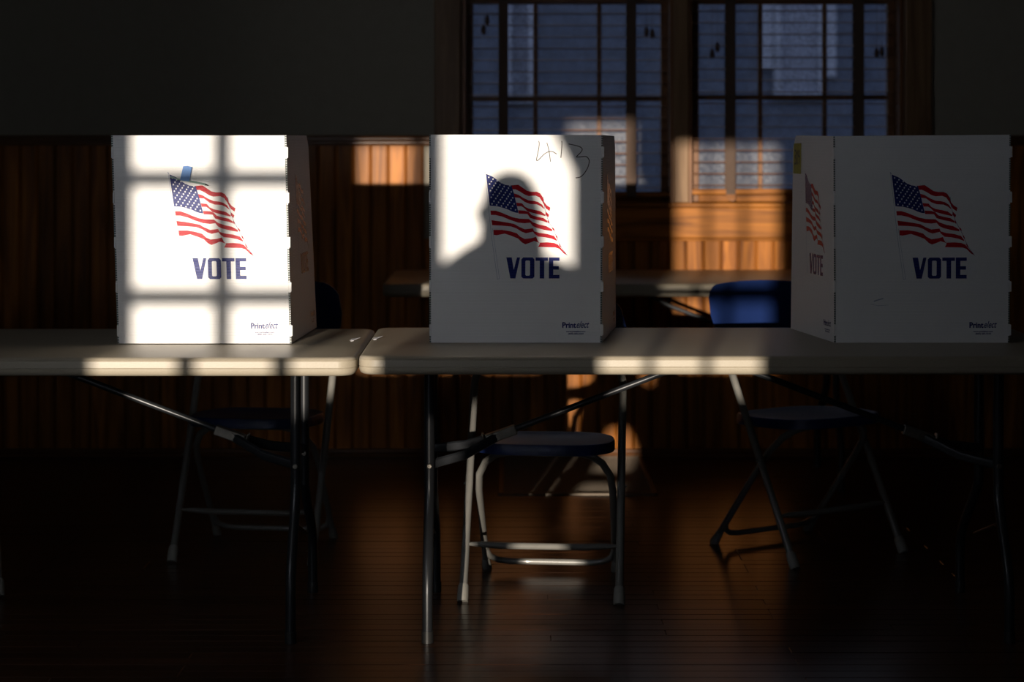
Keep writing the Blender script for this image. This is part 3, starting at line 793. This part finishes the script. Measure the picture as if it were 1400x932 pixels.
# ================================================================== folding chairs
def make_chair():
    root = empty('folding_chair')
    # long tubes: front foot up past the seat to the backrest; bent slightly
    def Lp(s, z):
        y = -.215+(z/.80)*.44+.045*max(0, min(1, (z-.58)/.10)); return (s*(.217-.040*max(0, min(1, (z-.58)/.11))), y, z)
    for s in (-1, 1):
        lg = MB().tube([Lp(s, z) for z in (.02, .2, .42, .5, .575, .60, .64, .68, .74)], .0115, 12).build('front_leg', M['chair_metal'], root, smooth=True)
        a = Vector(Lp(s, .0)); b_ = Vector(Lp(s, .045))
        MB().tube([a+Vector((0,0,.001)), a*.75+b_*.25, b_*.9+a*.1, b_], [.0155, .0165, .0155, .0125], 12).build('foot_cap', M['rubber'], lg, smooth=True)
        p = Vector(Lp(s, .300))
        MB().tube([p+Vector((s*.010, 0, 0)), p+Vector((s*.016, 0, 0))], [.006, .004], 10).build('rivet', M['chair_metal'], lg, smooth=True)
    # rear leg frame: an inverted U under the seat front, spreading back to the rear feet
    def Rp(s, z, x=None):
        y = .215-(z/.405)*.335; return (s*(x if x is not None else .192), y, z)
    m = MB()
    arch = []
    for s in (-1, 1):
        side_ = [Rp(s, .015), Rp(s, .10), Rp(s, .20), Rp(s, .28), Rp(s, .33, .186), Rp(s, .37, .165), Rp(s, .393, .135), Rp(s, .402, .10)]
        arch.append(side_)
        lg = MB().tube(side_, .0105, 12).build('rear_leg', M['chair_metal'], root, smooth=True)
        a = Vector(Rp(s, 0)); b_ = Vector(Rp(s, .04))
        MB().tube([a+Vector((0,0,.001)), a*.8+b_*.2, b_], [.0140, .0150, .0115], 12).build('foot_cap', M['rubber'], lg, smooth=True)
    MB().tube([arch[0][-1], arch[1][-1]], .0105, 12).build('seat_tube', M['chair_metal'], root, smooth=True)
    y1 = Lp(1, .145)[1]
    m = MB(); st_ = []
    for x, w_ in ((-.213, .006), (-.17, .011), (-.12, .0125), (.12, .0125), (.17, .011), (.213, .006)): st_.append(((x, y1, .145+(-.003 if abs(x) < .15 else 0)), w_))
    MB().tube([a for a, _ in st_], [w_ for _, w_ in st_], 10, flat=.75).build('front_stretcher', M['chair_metal'], root, smooth=True)
    pts = [(-.190, .155, .075), (-.180, .168, .050), (-.155, .178, .036), (-.12, .18, .032), (.12, .18, .032), (.155, .178, .036), (.180, .168, .050), (.190, .155, .075)]
    MB().tube(pts, .009, 10).build('rear_stretcher', M['chair_metal'], root, smooth=True)
    # seat: D shaped, dished, with a rolled rim
    out_ = []
    n = 40; a_, b_ = .198, .195
    for i in range(n):
        t = 2*math.pi*i/n; c, s_ = math.cos(t), math.sin(t)
        e_ = .62 if s_ < 0 else .5
        out_.append((a_*math.copysign(abs(c)**e_, c)*(1-.05*(s_ > 0)*s_), b_*math.copysign(abs(s_)**.72, s_)-.015))
    rings = [(1.0, -.030), (1.0, -.008), (.985, -.001), (.95, .001), (.90, -.003), (.70, -.010), (.40, -.013), (.12, -.014)]
    vs_ = []; fs = []
    def sz(x, y): return .437-.05*(y+.2)
    for k, dz in rings:
        for x, y in out_: vs_.append((x*k, (y+.015)*k-.015, sz(x, y*k)+dz))
    for i in range(len(rings)-1):
        for j in range(n): fs.append((i*n+j, i*n+(j+1) % n, (i+1)*n+(j+1) % n, (i+1)*n+j))
    fs.append(tuple((len(rings)-1)*n+j for j in range(n))); fs.append(tuple(range(n))[::-1])
    MB().add(vs_, fs).build('seat', M['chair_blue'], root, smooth=True)
    # backrest: curved shell with rounded corners
    nu, nv = 24, 10; W_, H_ = .226, .105; zc = .705; vs_ = []; fs = []
    for lay in (0, 1):
        for j in range(nv+1):
            for i in range(nu+1):
                u = -1+2*i/nu; v = -1+2*j/nv
                R = .085
                x = u*W_; z = v*H_
                # squeeze into a rounded rectangle
                ax = abs(x)-(W_-R)
                lim = H_
                if ax > 0: lim = H_-R+math.sqrt(max(0, R*R-ax*ax))
                z = v*max(lim, .02)
                bulge = .045*(1-(x/W_)**2)
                y = .175+.55*(z+zc-.70)+bulge+(0 if lay == 0 else .012)
                edge = max(abs(u), abs(v))
                if edge > .97: y += (.004 if lay == 0 else -.004)
                vs_.append((x, y-.012, zc+z+.012*(1-u*u)))
    n1 = (nu+1)*(nv+1); I = lambda l, i, j: l*n1+j*(nu+1)+i
    for j in range(nv):
        for i in range(nu):
            fs.append((I(0,i,j), I(0,i+1,j), I(0,i+1,j+1), I(0,i,j+1))); fs.append((I(1,i,j), I(1,i,j+1), I(1,i+1,j+1), I(1,i+1,j)))
    for i in range(nu):
        fs.append((I(0,i,0), I(1,i,0), I(1,i+1,0), I(0,i+1,0))); fs.append((I(0,i,nv), I(0,i+1,nv), I(1,i+1,nv), I(1,i,nv)))
    for j in range(nv):
        fs.append((I(0,0,j), I(0,0,j+1), I(1,0,j+1), I(1,0,j))); fs.append((I(0,nu,j), I(1,nu,j), I(1,nu,j+1), I(0,nu,j+1)))
    MB().add(vs_, fs).build('backrest', M['chair_blue'], root, smooth=True)
    return root
ch0 = make_chair()
spots = [(.098, 5.775, -5, 'blue and white folding chair behind the middle booth, its left leg sunlit'),
         (-.79, 6.285, -7, 'blue and white folding chair in shade behind the left booth'),
         (.916, 6.30, 32, 'blue and white folding chair turned sideways, left of the right booth'),
         (-1.715, 5.77, 20, 'blue folding chair at the left frame edge, only a leg showing')]
for i, (x, y, a, lb) in enumerate(spots):
    c = ch0 if i == 0 else copy_tree(ch0)
    c.location = (x, y, 0); c.rotation_euler = (0, 0, math.radians(a))
    tag(c, lb, 'chair', 'blue folding chairs')

# ================================================================== the person whose shadow falls on the middle booth
def skin(name, pts, edges, radii, mat, parent=None, sub=2, root=0):
    me = bpy.data.meshes.new(name); me.from_pydata(pts, edges, []); me.update()
    o = link(name, me, mat, parent)
    o.modifiers.new('skin', 'SKIN')
    try: me.skin_vertices
    except Exception: pass
    if not me.skin_vertices:
        bpy.context.view_layer.objects.active = o
    for i, r in enumerate(radii):
        sv = me.skin_vertices[0].data[i]; sv.radius = (r, r) if not isinstance(r, tuple) else r; sv.use_root = (i == root)
    m = o.modifiers.new('subsurf', 'SUBSURF'); m.levels = sub; m.render_levels = sub
    return o
M['skin'] = simple('skin', (.42, .24, .16), .5)
M['coat'] = simple('dark_wool_coat', (.03, .03, .04), .9)
M['trousers'] = simple('dark_denim', (.03, .04, .07), .85)
M['hair'] = simple('dark_brown_hair', (.03, .018, .01), .5)
PX, PY = -.935, -1.0
pr = empty('person', (PX, PY, 0))
tag(pr, 'standing person in a dark coat, hands clasped, casting the head shadow on the middle booth', 'person')
try:
    J = [(.03,0,.90),(.025,0,1.02),(.01,0,1.16),(.0,0,1.29),(0,0,1.375),(0,.01,1.43),(0,.015,1.49),(0,.02,1.55),(0,.015,1.605),   # 0-8 pelvis..crown
         (-.10,0,1.345),(-.175,0,1.325),(-.20,.0,1.18),(-.185,.04,1.06),(-.10,.17,1.03),(-.055,.20,1.02),                          # 9-14 left arm to palm
         (.10,0,1.345),(.175,0,1.325),(.20,.0,1.18),(.185,.04,1.06),(.10,.17,1.03),(.055,.20,1.02),                                # 15-20 right arm
         (-.05,0,.86),(-.085,0,.70),(-.10,.01,.48),(-.105,-.01,.25),(-.11,-.01,.08),(-.115,.13,.035),                              # 21-26 left leg
         (.115,0,.86),(.165,0,.70),(.185,.01,.48),(.19,-.01,.25),(.20,-.01,.08),(.21,.13,.035)]                                      # 27-32
    E = [(0,1),(1,2),(2,3),(3,4),(4,5),(5,6),(6,7),(7,8),(3,9),(9,10),(10,11),(11,12),(12,13),(13,14),(3,15),(15,16),(16,17),(17,18),(18,19),(19,20),
         (0,21),(21,22),(22,23),(23,24),(24,25),(25,26),(0,27),(27,28),(28,29),(29,30),(30,31),(31,32)]
    R = [(.125,.09),(.115,.085),(.13,.09),(.14,.09),(.07,.06),.052,.070,.082,.070,
         .085,.062,.048,.042,.030,.032,.085,.062,.048,.042,.030,.032, .085,.068,.052,.046,.036,.034, .085,.068,.052,.046,.036,.034]
    skin('body', J, E, R, M['skin'], pr)
    # clothing shells over torso/arms and legs
    cj = [(-.01,0,.99),(-.01,0,1.06),(0,0,1.17),(0,0,1.27),(0,0,1.405),(-.10,0,1.355),(-.175,0,1.325)]+J[11:13]+[(.10,0,1.355),(.175,0,1.325)]+J[17:19]
    ce = [(0,1),(1,2),(2,3),(3,4),(3,5),(5,6),(6,7),(7,8),(3,9),(9,10),(10,11),(11,12)]
    cr_ = [(.26,.12),(.26,.12),(.26,.12),(.22,.115),(.12,.085), .135,.095,.07,.06, .125,.095,.07,.06]
    skin('coat', cj, ce, cr_, M['coat'], pr)
    tj = [J[0]]+J[21:26]+J[27:32]; te = [(0,1),(1,2),(2,3),(3,4),(4,5),(0,6),(6,7),(7,8),(8,9),(9,10)]
    skin('trousers', tj, te, [(.13,.10),.088,.070,.056,.050,.044,.088,.070,.056,.050,.044], M['trousers'], pr)
    skin('hair', [(0,-.03,1.40),(0,-.028,1.47),(0,-.025,1.53),(0,-.02,1.58),(0,0,1.61),(0,.03,1.615)], [(0,1),(1,2),(2,3),(3,4),(4,5)], [.105,.096,.090,.086,.074,.05], M['hair'], pr)
    # face: nose, mouth, eyes, ears
    skin('nose', [(0,.092,1.55),(0,.108,1.528),(0,.102,1.518)], [(0,1),(1,2)], [.008,.013,.012], M['skin'], pr, 1)
    MB().tube([(-.022,.078,1.492),(0,.086,1.490),(.022,.078,1.492)], [.003,.006,.003], 8).build('mouth', simple('lips', (.35,.12,.1), .5), pr, smooth=True)
    for s in (-1, 1):
        MB().tube([(s*.024,.070,1.553),(s*.024,.080,1.553),(s*.024,.086,1.553)], [.011,.011,.004], 12).build('eye', M['ink_white'], pr, smooth=True)
        skin('ear', [(s*.074,.01,1.565),(s*.082,.0,1.545),(s*.076,.01,1.52)], [(0,1),(1,2)], [.010,.013,.009], M['skin'], pr, 1)
        for k, L in enumerate((.055, .064, .060, .047)):
            zz = 1.040-k*.017
            skin('finger', [(s*.052,.205,zz),(s*.028,.218,zz-.002),(s*.006,.226,zz-.006),(-s*(L-.045),.222,zz-.010)], [(0,1),(1,2),(2,3)], [.010,.009,.008,.007], M['skin'], pr, 1)
        skin('thumb', [(s*.075,.19,1.045),(s*.055,.20,1.066),(s*.030,.205,1.074)], [(0,1),(1,2)], [.012,.010,.008], M['skin'], pr, 1)
        MB().tube([(s*.15+.045,-.04,.02),(s*.155+.045,.05,.03),(s*.16+.045,.15,.025),(s*.16+.045,.19,.02)], [.04,.045,.042,.02], 12, flat=.5).build('shoe', M['black'], pr, smooth=True)
except Exception as ex:
    print('person failed', ex); raise
